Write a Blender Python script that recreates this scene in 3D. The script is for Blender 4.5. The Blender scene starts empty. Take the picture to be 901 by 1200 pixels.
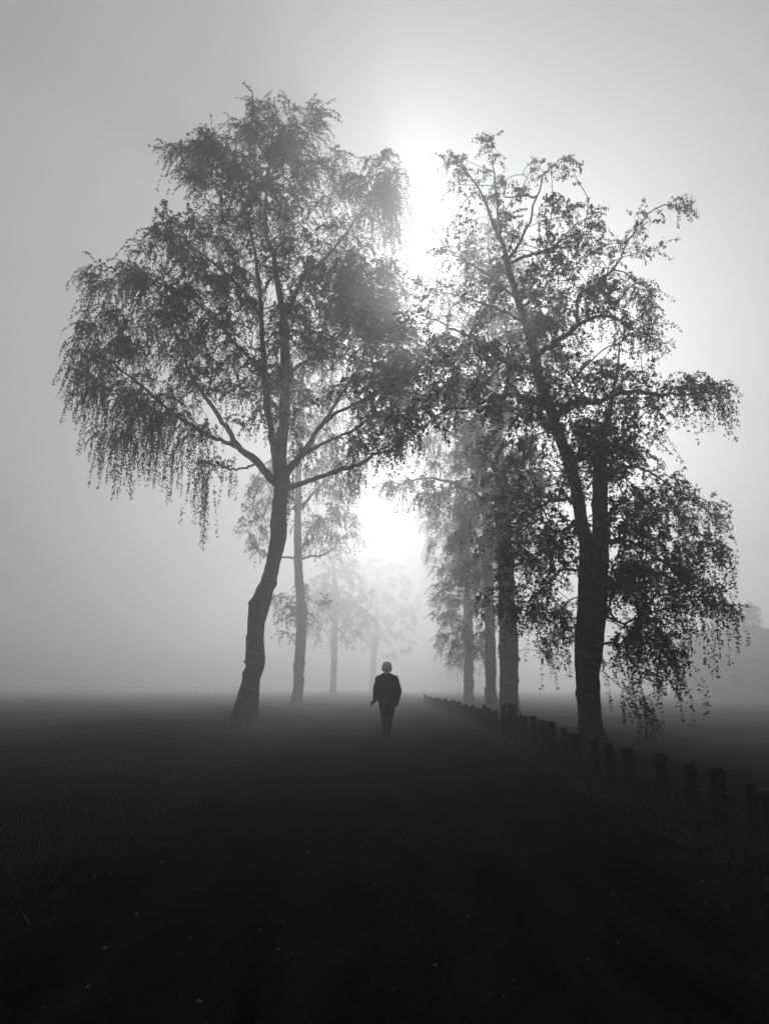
import bpy, bmesh, math, random, time
import numpy as np
from mathutils import Vector, Matrix, noise as mnoise

T0 = time.time()
sc = bpy.context.scene
C = sc.collection
R = math.radians

# ------------------------------------------------------------------ camera
CAM_H = 1.15
PITCH = R(13.3)
LENS, SENS = 26.0, 36.0
cam_d = bpy.data.cameras.new('camera')
cam_d.sensor_fit = 'VERTICAL'
cam_d.sensor_height = SENS
cam_d.lens = LENS
cam_d.clip_start = 0.05
cam_d.clip_end = 3000
cam = bpy.data.objects.new('camera', cam_d)
C.objects.link(cam)
cam.location = (0, 0, CAM_H)
cam.rotation_euler = (R(90) + PITCH, 0, 0)
sc.camera = cam

# ------------------------------------------------------------------ sky and sun
SUN_EL, SUN_AZ = R(26.5), R(5.5)
SKY_STRENGTH, SUN_STRENGTH = 0.10, 2.0
FOG_DENSITY, FOG_G = 0.0120, 0.81
EXPOSURE = -0.24

world = bpy.data.worlds.new('World')
sc.world = world
world.use_nodes = True
wn, wl = world.node_tree.nodes, world.node_tree.links
wn.clear()
sky = wn.new('ShaderNodeTexSky')
sky.sky_type = 'NISHITA'
sky.sun_disc = False
sky.sun_elevation = SUN_EL
sky.sun_rotation = SUN_AZ
sky.altitude = 0
sky.air_density = 8.0
sky.dust_density = 2.2
sky.ozone_density = 1.0
bw = wn.new('ShaderNodeRGBToBW')              # a black-and-white photograph: a neutral sky
bg = wn.new('ShaderNodeBackground')
bg.inputs['Strength'].default_value = SKY_STRENGTH
wo = wn.new('ShaderNodeOutputWorld')
wl.new(sky.outputs[0], bw.inputs[0])
wl.new(bw.outputs[0], bg.inputs['Color'])
wl.new(bg.outputs[0], wo.inputs['Surface'])

sun_d = bpy.data.lights.new('sun', 'SUN')
sun_d.energy = SUN_STRENGTH
sun_d.angle = R(5.0)            # the sun is a soft glow behind the fog
sun_d.color = (1.0, 1.0, 1.0)
sun = bpy.data.objects.new('sun', sun_d)
C.objects.link(sun)
sdir = Vector((math.sin(SUN_AZ) * math.cos(SUN_EL), math.cos(SUN_AZ) * math.cos(SUN_EL), math.sin(SUN_EL)))
sun.rotation_euler = (-sdir).to_track_quat('-Z', 'Y').to_euler()
sun.location = (0, 60, 60)

vs = sc.view_settings
vs.view_transform = 'Standard'
vs.look = 'None'
vs.exposure = EXPOSURE
vs.gamma = 1.0
vs.use_curve_mapping = False
sc.render.engine = 'CYCLES'
cy = sc.cycles
cy.max_bounces = 4
cy.diffuse_bounces = 2
cy.glossy_bounces = 2
cy.transmission_bounces = 2
cy.volume_bounces = 1
cy.transparent_max_bounces = 4
cy.use_denoising = True
try:
    cy.denoiser = 'OPENIMAGEDENOISE'
except Exception:
    pass
cy.caustics_reflective = False
cy.caustics_refractive = False

# ------------------------------------------------------------------ pixel helpers (photograph is 901 x 1200)
FPX = LENS / SENS * 1200.0
ct, st = math.cos(PITCH), math.sin(PITCH)

def at(u, v, Y):
    """world point at ground distance Y that the photograph shows at (u, v)"""
    a, b = (u - 450.5) / FPX, (600.0 - v) / FPX
    dy, dz = ct - b * st, st + b * ct
    k = Y / dy
    return np.array((a * k, Y, CAM_H + dz * k))

def ground_hit(u, v):
    a, b = (u - 450.5) / FPX, (600.0 - v) / FPX
    dy, dz = ct - b * st, st + b * ct
    k = -CAM_H / dz
    return a * k, dy * k

def mpp(v, Y):
    """metres per photo pixel at distance Y"""
    b = (600.0 - v) / FPX
    return Y / (ct - b * st) / FPX

# ------------------------------------------------------------------ materials
def new_mat(name):
    m = bpy.data.materials.new(name)
    m.use_nodes = True
    nt = m.node_tree
    bsdf = nt.nodes['Principled BSDF']
    return m, nt, bsdf

def grey(v):
    return (v, v, v, 1.0)

def noise_mat(name, lo, hi, scale=5.0, rough=0.85, bump=0.0, bump_scale=30.0, detail=6.0, stretch=None, spec=0.3, bdist=0.02):
    m, nt, b = new_mat(name)
    n, l = nt.nodes, nt.links
    tc = n.new('ShaderNodeTexCoord')
    src = tc.outputs['Object']
    if stretch:
        mp = n.new('ShaderNodeMapping')
        mp.inputs['Scale'].default_value = stretch
        l.new(src, mp.inputs['Vector'])
        src = mp.outputs['Vector']
    t = n.new('ShaderNodeTexNoise')
    t.inputs['Scale'].default_value = scale
    t.inputs['Detail'].default_value = detail
    l.new(src, t.inputs['Vector'])
    r = n.new('ShaderNodeValToRGB')
    r.color_ramp.elements[0].position = 0.3
    r.color_ramp.elements[1].position = 0.7
    r.color_ramp.elements[0].color = grey(lo)
    r.color_ramp.elements[1].color = grey(hi)
    l.new(t.outputs['Fac'], r.inputs['Fac'])
    l.new(r.outputs['Color'], b.inputs['Base Color'])
    b.inputs['Roughness'].default_value = rough
    b.inputs['Specular IOR Level'].default_value = spec
    if bump:
        t2 = n.new('ShaderNodeTexNoise')
        t2.inputs['Scale'].default_value = bump_scale
        t2.inputs['Detail'].default_value = 8
        l.new(src, t2.inputs['Vector'])
        bp = n.new('ShaderNodeBump')
        bp.inputs['Strength'].default_value = bump
        bp.inputs['Distance'].default_value = bdist
        l.new(t2.outputs['Fac'], bp.inputs['Height'])
        l.new(bp.outputs['Normal'], b.inputs['Normal'])
    return m

def bark_mat(name, dark, light, amount):
    m, nt, b = new_mat(name)
    n, l = nt.nodes, nt.links
    tc = n.new('ShaderNodeTexCoord')
    mp = n.new('ShaderNodeMapping')
    mp.inputs['Scale'].default_value = (3.0, 3.0, 6.0)        # bands that run round the stem
    l.new(tc.outputs['Object'], mp.inputs['Vector'])
    t = n.new('ShaderNodeTexNoise')
    t.inputs['Scale'].default_value = 1.6
    t.inputs['Detail'].default_value = 9
    t.inputs['Roughness'].default_value = 0.7
    l.new(mp.outputs['Vector'], t.inputs['Vector'])
    r = n.new('ShaderNodeValToRGB')
    r.color_ramp.elements[0].position = 0.62 - amount
    r.color_ramp.elements[1].position = 0.72
    r.color_ramp.elements[0].color = grey(dark)
    r.color_ramp.elements[1].color = grey(light)
    l.new(t.outputs['Fac'], r.inputs['Fac'])
    l.new(r.outputs['Color'], b.inputs['Base Color'])
    b.inputs['Roughness'].default_value = 0.9
    b.inputs['Specular IOR Level'].default_value = 0.2
    mp2 = n.new('ShaderNodeMapping')
    mp2.inputs['Scale'].default_value = (14, 14, 5)
    l.new(tc.outputs['Object'], mp2.inputs['Vector'])
    v = n.new('ShaderNodeTexNoise')
    v.inputs['Scale'].default_value = 1.5
    v.inputs['Detail'].default_value = 10
    l.new(mp2.outputs['Vector'], v.inputs['Vector'])
    bp = n.new('ShaderNodeBump')
    bp.inputs['Strength'].default_value = 0.9
    bp.inputs['Distance'].default_value = 0.04
    l.new(v.outputs['Fac'], bp.inputs['Height'])
    l.new(bp.outputs['Normal'], b.inputs['Normal'])
    return m

def leaf_mat(name, val, through=.15):
    m, nt, b = new_mat(name)
    n, l = nt.nodes, nt.links
    geo = n.new('ShaderNodeNewGeometry')
    r = n.new('ShaderNodeMapRange')
    r.inputs['To Min'].default_value = val * 0.6
    r.inputs['To Max'].default_value = val * 1.4
    l.new(geo.outputs['Random Per Island'], r.inputs['Value'])
    l.new(r.outputs['Result'], b.inputs['Base Color'])
    b.inputs['Roughness'].default_value = 0.7
    b.inputs['Specular IOR Level'].default_value = 0.1
    tr = n.new('ShaderNodeBsdfTranslucent')
    l.new(r.outputs['Result'], tr.inputs['Color'])
    mx = n.new('ShaderNodeMixShader')
    mx.inputs['Fac'].default_value = through
    out = n['Material Output']
    l.new(b.outputs[0], mx.inputs[1])
    l.new(tr.outputs[0], mx.inputs[2])
    l.new(mx.outputs[0], out.inputs['Surface'])
    return m

M = {}
M['bark'] = bark_mat('birch_bark', 0.03, 0.22, 0.10)
M['bark_dark'] = bark_mat('rough_dark_bark', 0.025, 0.12, 0.06)
M['twig'] = noise_mat('twig_bark', 0.02, 0.05, 4)
M['leaf'] = leaf_mat('birch_leaf', 0.045)
M['grass'] = leaf_mat('grass_blade', 0.06, .4)
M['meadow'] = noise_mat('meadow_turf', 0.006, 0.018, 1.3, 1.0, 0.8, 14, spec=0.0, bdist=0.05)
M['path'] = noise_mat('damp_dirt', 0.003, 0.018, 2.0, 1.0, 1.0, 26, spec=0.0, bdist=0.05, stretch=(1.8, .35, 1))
M['fallen'] = leaf_mat('fallen_leaf', 0.12)
M['post'] = noise_mat('weathered_post', 0.012, 0.035, 6, 0.9, 0.6, 30, stretch=(1, 1, .15))
M['rail'] = noise_mat('weathered_rail', 0.03, 0.08, 6, 0.9, 0.6, 30, stretch=(1, .1, 1))
M['wire'] = noise_mat('rusty_wire', 0.03, 0.06, 20)
M['skin'] = noise_mat('skin', 0.32, 0.36, 9, 0.5)
M['hair'] = noise_mat('white_hair', 0.8, 0.95, 40, 0.6, 0.6, 60, stretch=(1, 1, .08), bdist=0.01)
_h = M['hair'].node_tree
_t = _h.nodes.new('ShaderNodeBsdfTranslucent'); _t.inputs['Color'].default_value = grey(.9)
_x = _h.nodes.new('ShaderNodeMixShader'); _x.inputs['Fac'].default_value = .45
_h.links.new(_h.nodes['Principled BSDF'].outputs[0], _x.inputs[1]); _h.links.new(_t.outputs[0], _x.inputs[2])
_pb = _h.nodes['Principled BSDF']; _pb.inputs['Subsurface Weight'].default_value = 1.0; _pb.inputs['Subsurface Radius'].default_value = (1, 1, 1); _pb.inputs['Subsurface Scale'].default_value = .12
_x.inputs['Fac'].default_value = .3
_pb.inputs['Sheen Weight'].default_value = 1.0; _pb.inputs['Sheen Roughness'].default_value = .35
_h.links.new(_x.outputs[0], _h.nodes['Material Output'].inputs['Surface'])
M['jacket'] = noise_mat('black_wool', 0.010, 0.018, 30, 0.95, 0.3, 60, spec=0.1)
M['trousers'] = noise_mat('dark_cloth', 0.014, 0.022, 30, 0.95, 0.3, 60, spec=0.1)
M['shoe'] = noise_mat('dark_leather', 0.02, 0.03, 20, 0.5)
M['sole'] = noise_mat('worn_sole', 0.10, 0.15, 20, 0.8)
M['brick'] = noise_mat('barn_wall', 0.18, 0.26, 3)
M['roof'] = noise_mat('barn_roof', 0.08, 0.12, 3)
M['dark'] = noise_mat('barn_door_wood', 0.04, 0.07, 3)

# ------------------------------------------------------------------ object helpers
def link(name, me, mat=None, parent=None, label=None, cat=None, group=None, kind=None):
    o = bpy.data.objects.new(name, me)
    C.objects.link(o)
    if mat is not None and me is not None:
        me.materials.append(mat)
    if parent is not None:
        o.parent = parent
    if label: o['label'] = label
    if cat: o['category'] = cat
    if group: o['group'] = group
    if kind: o['kind'] = kind
    return o

def empty(name, loc, label, cat, group=None):
    o = link(name, None, None, None, label, cat, group)
    o.empty_display_size = 0.2
    o.location = tuple(float(c) for c in loc)
    return o

def np_mesh(name, verts, faces, k, smooth=False):
    """fast mesh from arrays; faces (n, k)"""
    verts = np.asarray(verts, np.float32)
    faces = np.asarray(faces, np.int32)
    me = bpy.data.meshes.new(name)
    me.vertices.add(len(verts))
    me.vertices.foreach_set('co', verts.ravel())
    me.loops.add(faces.size)
    me.loops.foreach_set('vertex_index', faces.ravel())
    me.polygons.add(len(faces))
    me.polygons.foreach_set('loop_start', np.arange(0, faces.size, k, dtype=np.int32))
    me.polygons.foreach_set('loop_total', np.full(len(faces), k, np.int32))
    if smooth:
        me.polygons.foreach_set('use_smooth', np.ones(len(faces), bool))
    me.update(calc_edges=True)
    me.validate()
    return me

class Tubes:
    """collects tapered tubes, all quads"""
    def __init__(self):
        self.v, self.f, self.n = [], [], 0
    def add(self, pts, rad, sides=6, bump=None, cap=True):
        pts = np.asarray(pts, float); rad = np.asarray(rad, float)
        m = len(pts)
        if m < 2: return
        tan = np.gradient(pts, axis=0)
        tan /= np.linalg.norm(tan, axis=1)[:, None] + 1e-9
        ref = np.array((0.0, 1.0, 0.0)) if abs(tan[0][1]) < .9 else np.array((1.0, 0, 0))
        ang = np.arange(sides) * 2 * math.pi / sides
        rings = []
        for i in range(m):
            a = ref - tan[i] * np.dot(ref, tan[i]); a /= np.linalg.norm(a) + 1e-9
            ref = a
            b = np.cross(tan[i], a)
            ro = rad[i] * (np.ones(sides) if bump is None else bump[i])
            rings.append(pts[i] + (np.cos(ang) * ro)[:, None] * a + (np.sin(ang) * ro)[:, None] * b)
        V = np.concatenate(rings)
        i0 = np.arange(m - 1)[:, None] * sides
        j = np.arange(sides)[None, :]; j2 = (j + 1) % sides
        F = np.stack([i0 + j, i0 + j2, i0 + sides + j2, i0 + sides + j], -1).reshape(-1, 4)
        self.v.append(V); self.f.append(F + self.n); self.n += len(V)
        if cap:                                   # close both ends with a centre fan of quads (degenerate-free)
            for ring, p, flip in ((0, pts[0], True), (m - 1, pts[-1] + tan[-1] * rad[-1] * .4, False)):
                base = self.n - len(V) + ring * sides
                ci = self.n
                self.v.append(p[None, :]); self.n += 1
                fan = []
                for q in range(0, sides - sides % 2, 2):
                    a_, b_, c_ = base + q, base + (q + 1) % sides, base + (q + 2) % sides
                    fan.append((a_, ci, c_, b_) if flip else (a_, b_, c_, ci))
                self.f.append(np.array(fan))
                V = np.concatenate([V, p[None, :]])
    def mesh(self, name, smooth=True, origin=(0, 0, 0)):
        return np_mesh(name, np.concatenate(self.v) - np.asarray(origin), np.concatenate(self.f), 4, smooth)

def smooth_line(pts, n_per=4, rad=None):
    """Catmull-Rom through points (rows may carry extra columns)"""
    p = np.asarray(pts, float)
    if len(p) < 3:
        t = np.linspace(0, 1, n_per + 1)[:, None]
        return p[0] * (1 - t) + p[-1] * t
    q = np.vstack([2 * p[0] - p[1], p, 2 * p[-1] - p[-2]])
    out = []
    for i in range(1, len(q) - 2):
        for k in range(n_per):
            t = k / n_per
            a, b, c, d = q[i - 1], q[i], q[i + 1], q[i + 2]
            out.append(.5 * (2 * b + (c - a) * t + (2 * a - 5 * b + 4 * c - d) * t * t + (3 * b - a - 3 * c + d) * t ** 3))
    out.append(q[-2])
    return np.array(out)

# ------------------------------------------------------------------ ground
def sstep(a, b, x):
    t = np.clip((x - a) / (b - a), 0, 1)
    return t * t * (3 - 2 * t)

def gz(x, y):
    x = np.asarray(x, float); y = np.asarray(y, float)
    side = sstep(2.1, 3.6, np.abs(x))
    z = side * (0.05 * np.sin(x * .9 + y * .35) + .04 * np.sin(x * .37 - y * .61 + 1.3) + .03 * np.sin(x * 2.1 + 1.0) * np.sin(y * 1.7))
    z = z - .30 * sstep(3.2, 7.5, x) - .16 * sstep(6.0, 14, -x)
    z = z + (1 - side) * (.012 * np.sin(y * .8 + x) - .025 * np.exp(-((np.abs(x) - .85) / .28) ** 2))
    return z

def axis_steps(lo, hi, fine_lo, fine_hi, step):
    a = list(np.arange(fine_lo, fine_hi + 1e-6, step))
    s = step
    while a[-1] < hi:
        s *= 1.18; a.append(min(hi, a[-1] + s))
    s = step; b = [a[0]]
    while b[-1] > lo:
        s *= 1.18; b.append(max(lo, b[-1] - s))
    return np.array(b[:0:-1] + a)

def sheet(name, xs, ys, dz=0.0, edge=None):
    X, Y = np.meshgrid(xs, ys)
    if edge is not None: X = edge(X, Y)
    Z = gz(X, Y) + dz
    V = np.stack([X, Y, Z], -1).reshape(-1, 3)
    nx, ny = len(xs), len(ys)
    i = np.arange(ny - 1)[:, None] * nx + np.arange(nx - 1)[None, :]
    F = np.stack([i, i + 1, i + nx + 1, i + nx], -1).reshape(-1, 4)
    return np_mesh(name, V, F, 4, True)

EXT = 420.0
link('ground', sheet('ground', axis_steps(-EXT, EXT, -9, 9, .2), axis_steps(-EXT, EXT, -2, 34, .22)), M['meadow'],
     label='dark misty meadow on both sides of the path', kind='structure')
PX = np.linspace(-2.0, 2.0, 25)
def path_edge(X, Y):
    w = 1 + .07 * np.sin(Y * .7 + np.sign(X) * 1.1) + .05 * np.sin(Y * 1.9 + np.sign(X)) + .03 * np.sin(Y * 5.3)
    return X * np.where(np.abs(X) > 1.2, w, 1.0)
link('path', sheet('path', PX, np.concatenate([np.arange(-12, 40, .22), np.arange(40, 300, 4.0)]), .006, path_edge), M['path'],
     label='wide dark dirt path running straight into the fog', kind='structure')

# ------------------------------------------------------------------ trees
def trunk_tube(tb, uvw, Y, sides=20, bumpy=.10, seed=0, dys=None, step=.055, flare=True, burls=2.2):
    """uvw rows: (u, v, width px). returns dense pts, radii"""
    rows = []
    for i, (u, v, w) in enumerate(uvw):
        d = 0 if dys is None else dys[i]
        p = at(u, v, Y + d)
        rows.append((*p, w * mpp(v, Y + d) / 2))
    rows = np.array(rows)
    L = np.linalg.norm(np.diff(rows[:, :3], axis=0), axis=1).mean()
    s = smooth_line(rows, max(2, int(L / step)))
    pts, rad = s[:, :3], s[:, 3]
    if tb is not None:
        bump = np.ones((len(pts), sides))
        ang = np.arange(sides) * 2 * math.pi / sides
        for i, p in enumerate(pts):
            fl = max(0, 1 - (p[2] - rows[0, 2]) / .55) if flare else 0
            for j, a in enumerate(ang):
                q = Vector((math.cos(a) * .9 + seed, math.sin(a) * .9, p[2] * 1.15))
                q2 = Vector((math.cos(a) * 2.2 + seed, math.sin(a) * 2.2, p[2] * 4.5))
                bump[i, j] += bumpy * mnoise.noise(q) * 1.3 + bumpy * .6 * mnoise.noise(q2)
                bump[i, j] += fl * fl * (.18 + .22 * mnoise.noise(Vector((math.cos(a) * 1.6, math.sin(a) * 1.6, seed))))
        br = random.Random(int(seed * 10))
        length = float(np.linalg.norm(np.diff(pts, axis=0), axis=1).sum())
        along = np.concatenate([[0], np.cumsum(np.linalg.norm(np.diff(pts, axis=0), axis=1))])
        for _ in range(int(min(length, 11) * burls)):                     # knots and burls
            z_, a_ = br.uniform(.4, min(length, 11)), br.uniform(0, 2 * math.pi)
            amp, sz_, sw = br.uniform(.08, .30), br.uniform(.05, .16), br.uniform(.35, .8)
            da = np.abs((ang - a_ + math.pi) % (2 * math.pi) - math.pi)
            bump += amp * np.exp(-((along[:, None] - z_) / sz_) ** 2) * np.exp(-(da[None, :] / sw) ** 2)
        for k in range(6 if flare else 0):                                 # roots running into the grass
            a_ = k * math.pi / 3 + br.uniform(-.3, .3)
            da = np.abs((ang - a_ + math.pi) % (2 * math.pi) - math.pi)
            bump += br.uniform(.15, .45) * np.exp(-along[:, None] / .28) * np.exp(-(da[None, :] / .35) ** 2)
        p2 = pts.copy()
        if flare: p2[0, 2] -= .25
        tb.add(p2, rad, sides, bump)
    return pts, rad

def grow(rng, start, att, bf=.28, up=.5, seg=.35):
    """attach every attractor to the nearest part of the growing tree. start: (k,3) nodes of the traced wood with path lengths"""
    N = len(att)
    P = [p for p in start[0]]; par = [-1] * len(P); pl = list(start[1])
    best = np.full(N, 1e9); bi = np.zeros(N, int)
    def update(idx):
        nonlocal best, bi
        for k in idx:
            d = att - P[k]
            c = np.sqrt((d * d).sum(1)) + bf * pl[k] + up * np.maximum(0, P[k][2] - att[:, 2])
            m = c < best
            best[m] = c[m]; bi[m] = k
    update(range(len(P)))
    done = np.zeros(N, bool); tip = np.zeros(N, int)
    for _ in range(N):
        c = np.where(done, 1e9, best)
        i = int(np.argmin(c)); k = bi[i]
        a, b = P[k], att[i]
        L = np.linalg.norm(b - a)
        n = max(1, int(round(L / seg)))
        new = []
        prev = k
        side = rng.normal(0, .05 * L, 3)
        for q in range(1, n + 1):
            t = q / n
            p = a * (1 - t) + b * t + side * math.sin(math.pi * t) + np.array((0, 0, .10 * L * math.sin(math.pi * t)))
            if q < n: p = p + rng.normal(0, .03, 3)
            P.append(p); par.append(prev); pl.append(pl[prev] + L / n)
            prev = len(P) - 1; new.append(prev)
        tip[i] = prev; done[i] = True
        update(new)
    return np.array(P), np.array(par), tip

def wood_from(rng, tb, P, par, n0, r_tip=.006, p_exp=2.35, rmax=.14):
    n = len(P)
    kids = [[] for _ in range(n)]
    for i in range(n0, n): kids[par[i]].append(i)
    w = np.zeros(n)
    for i in range(n - 1, n0 - 1, -1):
        if not kids[i]: w[i] = r_tip ** p_exp
        if par[i] >= n0: w[par[i]] += w[i]
    r = np.minimum(rmax, w ** (1 / p_exp))
    roots = [i for i in range(n0, n) if par[i] < n0]
    stack = [(i, par[i]) for i in roots]
    while stack:
        i, pa = stack.pop()
        chain, rr = [P[pa]], [r[i] * 1.15]
        while True:
            chain.append(P[i]); rr.append(r[i])
            if not kids[i]: break
            ks = sorted(kids[i], key=lambda k: -w[k])
            for k in ks[1:]: stack.append((k, i))
            i = ks[0]
        rr[-1] *= .6
        rows = smooth_line(np.column_stack([chain, rr]), 2)
        tb.add(rows[:, :3], np.maximum(rows[:, 3], .003), 6 if rr[0] > .04 else 4, cap=False)
    return r

def twigs_and_leaves(rng, S, D, L, hang, nleaf, leaf, tw_r=.003):
    """S starts, D unit directions, L lengths, hang 0..1 how much each twig droops. returns twig arrays, leaf arrays"""
    n = len(S); K = 5
    t = np.linspace(0, 1, K)[None, :, None]
    wob = rng.normal(0, .05, (n, 1, 3)) * np.sin(t * 5 + rng.uniform(0, 6, (n, 1, 1)))
    h = hang[:, None, None]; Ln = L[:, None, None]
    def curve(tt, hh, LL, SS, DD):
        down = np.zeros_like(DD); down[..., 2] = -1
        return SS + LL * (DD * (tt - .5 * hh * tt * tt) + down * hh * (tt ** 1.7) * .85)
    pts = curve(t, h, Ln, S[:, None, :], D[:, None, :]) + wob * Ln * t
    # twig tubes: three-sided
    tang = np.gradient(pts, axis=1)
    tang /= np.linalg.norm(tang, axis=2)[..., None] + 1e-9
    ref = np.array((.31, .87, .38))
    a = np.cross(tang, ref); a /= np.linalg.norm(a, axis=2)[..., None] + 1e-9
    b = np.cross(tang, a)
    rad = (tw_r * (1 - .7 * np.linspace(0, 1, K)))[None, :, None]
    ring = np.stack([pts + rad * (math.cos(q) * a + math.sin(q) * b) for q in (0, 2.094, 4.189)], 2)   # n,K,3,3
    TV = ring.reshape(-1, 3)
    base = (np.arange(n)[:, None, None] * K + np.arange(K - 1)[None, :, None]) * 3
    j = np.arange(3)[None, None, :]
    TF = np.stack([base + j, base + (j + 1) % 3, base + 3 + (j + 1) % 3, base + 3 + j], -1).reshape(-1, 4)
    # leaves
    cnt = np.maximum(1, rng.poisson(nleaf * L / L.mean()))
    idx = np.repeat(np.arange(n), cnt)
    m = len(idx)
    tt = rng.uniform(.08, 1.0, (m, 1))
    c = curve(tt, hang[idx][:, None], L[idx][:, None], S[idx], D[idx])
    wamp = wob[idx]
    kk = np.minimum((tt[:, 0] * (K - 1)).astype(int), K - 1)
    c = c + wamp[np.arange(m), kk] * L[idx][:, None] * tt
    ax = rng.normal(0, 1, (m, 3)); ax[:, 2] = ax[:, 2] * .6 - 1.0
    ax /= np.linalg.norm(ax, axis=1)[:, None]
    wv = np.cross(ax, rng.normal(0, 1, (m, 3))); wv /= np.linalg.norm(wv, axis=1)[:, None] + 1e-9
    nv = np.cross(ax, wv)
    s = leaf * rng.uniform(.6, 1.3, (m, 1))
    off = rng.normal(0, leaf * .35, (m, 3))
    c = c + off
    v0 = c; v1 = c + ax * s * .42 + wv * s * .38 + nv * s * .10
    v2 = c + ax * s; v3 = c + ax * s * .42 - wv * s * .38 + nv * s * .10
    LV = np.stack([v0, v1, v2, v3], 1).reshape(-1, 3)
    LF = np.arange(m * 4).reshape(m, 4)
    return TV, TF, LV, LF

def make_tree(name, label, Y, trunk, limbs, blobs, seed, n_att, per, tw_len, nleaf, leaf, extra_stems=(),
              depth=3.5, crown_u=None, sides=28, bumpy=.13, bf=.28, mats=('bark', 'twig'), group=None, streamers=(),
              trunk_dys=None, r_tip=.0075):
    rng = np.random.default_rng(seed)
    b0 = at(trunk[0][0], trunk[0][1], Y)
    base = np.array((b0[0], Y, float(gz(b0[0], Y))))
    root = empty(name, base, label, 'tree', group)
    tb = Tubes()
    nodes, plen = [], []
    tp, tr = trunk_tube(tb, trunk, Y, sides, bumpy, seed * 3.7, trunk_dys)
    cum = np.concatenate([[0], np.cumsum(np.linalg.norm(np.diff(tp, axis=0), axis=1))])
    for st in extra_stems:
        sp, sr = trunk_tube(tb, st, Y, sides, bumpy, seed * 5.1 + 2, flare=False)
    link('trunk', tb.mesh('trunk', origin=base), M[mats[0]], root)
    ftop = limbs[0][0] if limbs else None
    z_first = blobs and min(at(bl[0], bl[1] + bl[3], Y)[2] for bl in blobs)
    for k in range(0, len(tp), 3):
        if tp[k][2] > max(1.6, z_first * .8):
            nodes.append(tp[k]); plen.append(cum[k] * .35)
    tips = [(tp[-1], tp[-1] - tp[-4])] * 4 + [(tp[-6], tp[-1] - tp[-4])] * 2
    for lm in limbs:                                # each limb: [(u, v, w, ddepth), ...]
        rows = np.array([(*at(u, v, Y + d), max(w, .8) * mpp(v, Y) / 2) for (u, v, w, d) in lm])
        rows[-1, 3] *= .35
        s = smooth_line(rows, 5)
        s[1:-1, :3] += rng.normal(0, .018, (len(s) - 2, 3))
        for q in (-1, -1, -1, -2, -3, -4, -5, -6):
            tips.append((s[q, :3], s[-1, :3] - s[-3, :3]))
        lt = Tubes()
        lt.add(s[:, :3], s[:, 3], 10, 1 + rng.normal(0, .04, (len(s), 10)))
        link('limb', lt.mesh('limb', origin=base), M[mats[0]], root)
        i = np.argmin(((tp - s[0, :3]) ** 2).sum(1))
        c2 = cum[i] * .35 + np.concatenate([[0], np.cumsum(np.linalg.norm(np.diff(s[:, :3], axis=0), axis=1))]) * .5
        for k in range(1, len(s), 2):
            nodes.append(s[k, :3]); plen.append(c2[k])
    # attractors spread through the crown's lobes
    wt = np.array([bl[2] * bl[3] * bl[4] for bl in blobs], float)
    cntb = np.maximum(2, np.round(n_att * wt / wt.sum())).astype(int)
    if crown_u is None:
        crown_u = (min(bl[0] - bl[2] for bl in blobs), max(bl[0] + bl[2] for bl in blobs))
    uc, ur = (crown_u[0] + crown_u[1]) / 2, (crown_u[1] - crown_u[0]) / 2
    att, hg, ln = [], [], []
    for bl, c in zip(blobs, cntb):
        u, v, ru, rv = bl[:4]
        hang = bl[5] if len(bl) > 5 else .6
        lscale = bl[6] if len(bl) > 6 else 1.0
        zoff = rng.normal(0, depth * .45)
        for _ in range(c):
            while True:
                x, y = rng.uniform(-1, 1, 2)
                if x * x + y * y < 1: break
            uu, vv = u + x * ru, v + y * rv
            half = depth * math.sqrt(max(.12, 1 - min(1, abs(uu - uc) / ur) ** 2))
            dz = np.clip(zoff * .6 + rng.uniform(-1, 1) * half, -half * 1.1, half * 1.1)
            att.append(at(uu, vv, Y + dz)); hg.append(hang); ln.append(lscale)
    att = np.array(att); hg = np.array(hg); ln = np.array(ln)
    P, par, tip = grow(rng, (np.array(nodes), plen), att, bf)
    n0 = len(nodes)
    wt_ = Tubes()
    wood_from(rng, wt_, P, par, n0, r_tip=r_tip)
    link('branches', wt_.mesh('branches', origin=base), M[mats[1]], root, kind='stuff')
    # twigs at the tips and along the thin wood
    S, D, L, H = [], [], [], []
    bt = np.array(base)
    for i, k in enumerate(tip):
        pk = P[par[k]] if par[k] >= 0 else P[k]
        out = P[k] - pk; out /= np.linalg.norm(out) + 1e-9
        for _ in range(max(1, rng.poisson(per))):
            f = rng.uniform(0, 1.0)
            s = P[k] * (1 - f * .8) + pk * f * .8 + rng.normal(0, .10, 3)
            d = out * .8 + rng.normal(0, .65, 3); d[2] += .05
            d /= np.linalg.norm(d) + 1e-9
            S.append(s); D.append(d)
            L.append(tw_len * ln[i] * rng.uniform(.45, 1.35)); H.append(np.clip(hg[i] + rng.normal(0, .12), 0, 1))
    for p, d in tips:                               # leafy ends on the traced limbs
        for _ in range(3):
            dd = d / (np.linalg.norm(d) + 1e-9) * .7 + rng.normal(0, .6, 3)
            S.append(p + rng.normal(0, .05, 3)); D.append(dd / np.linalg.norm(dd))
            L.append(tw_len * rng.uniform(.4, 1.0)); H.append(.5)
    for (u, v, d, n, length) in streamers:          # long hanging strands
        p = at(u, v, Y + d)
        for _ in range(n):
            S.append(p + rng.normal(0, .16, 3)); D.append(np.array((rng.normal(0, .1), rng.normal(0, .1), -1.0)))
            L.append(length * rng.uniform(.5, 1.0)); H.append(.6)
    TV, TF, LV, LF = twigs_and_leaves(rng, np.array(S), np.array(D), np.array(L), np.array(H), nleaf, leaf)
    crown = link('crown', np_mesh('crown', LV - base, LF, 4), M['leaf'], root)
    tw = link('twigs', np_mesh('twigs', TV - base, TF, 4), M['twig'], crown)
    tw['kind'] = 'stuff'
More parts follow.
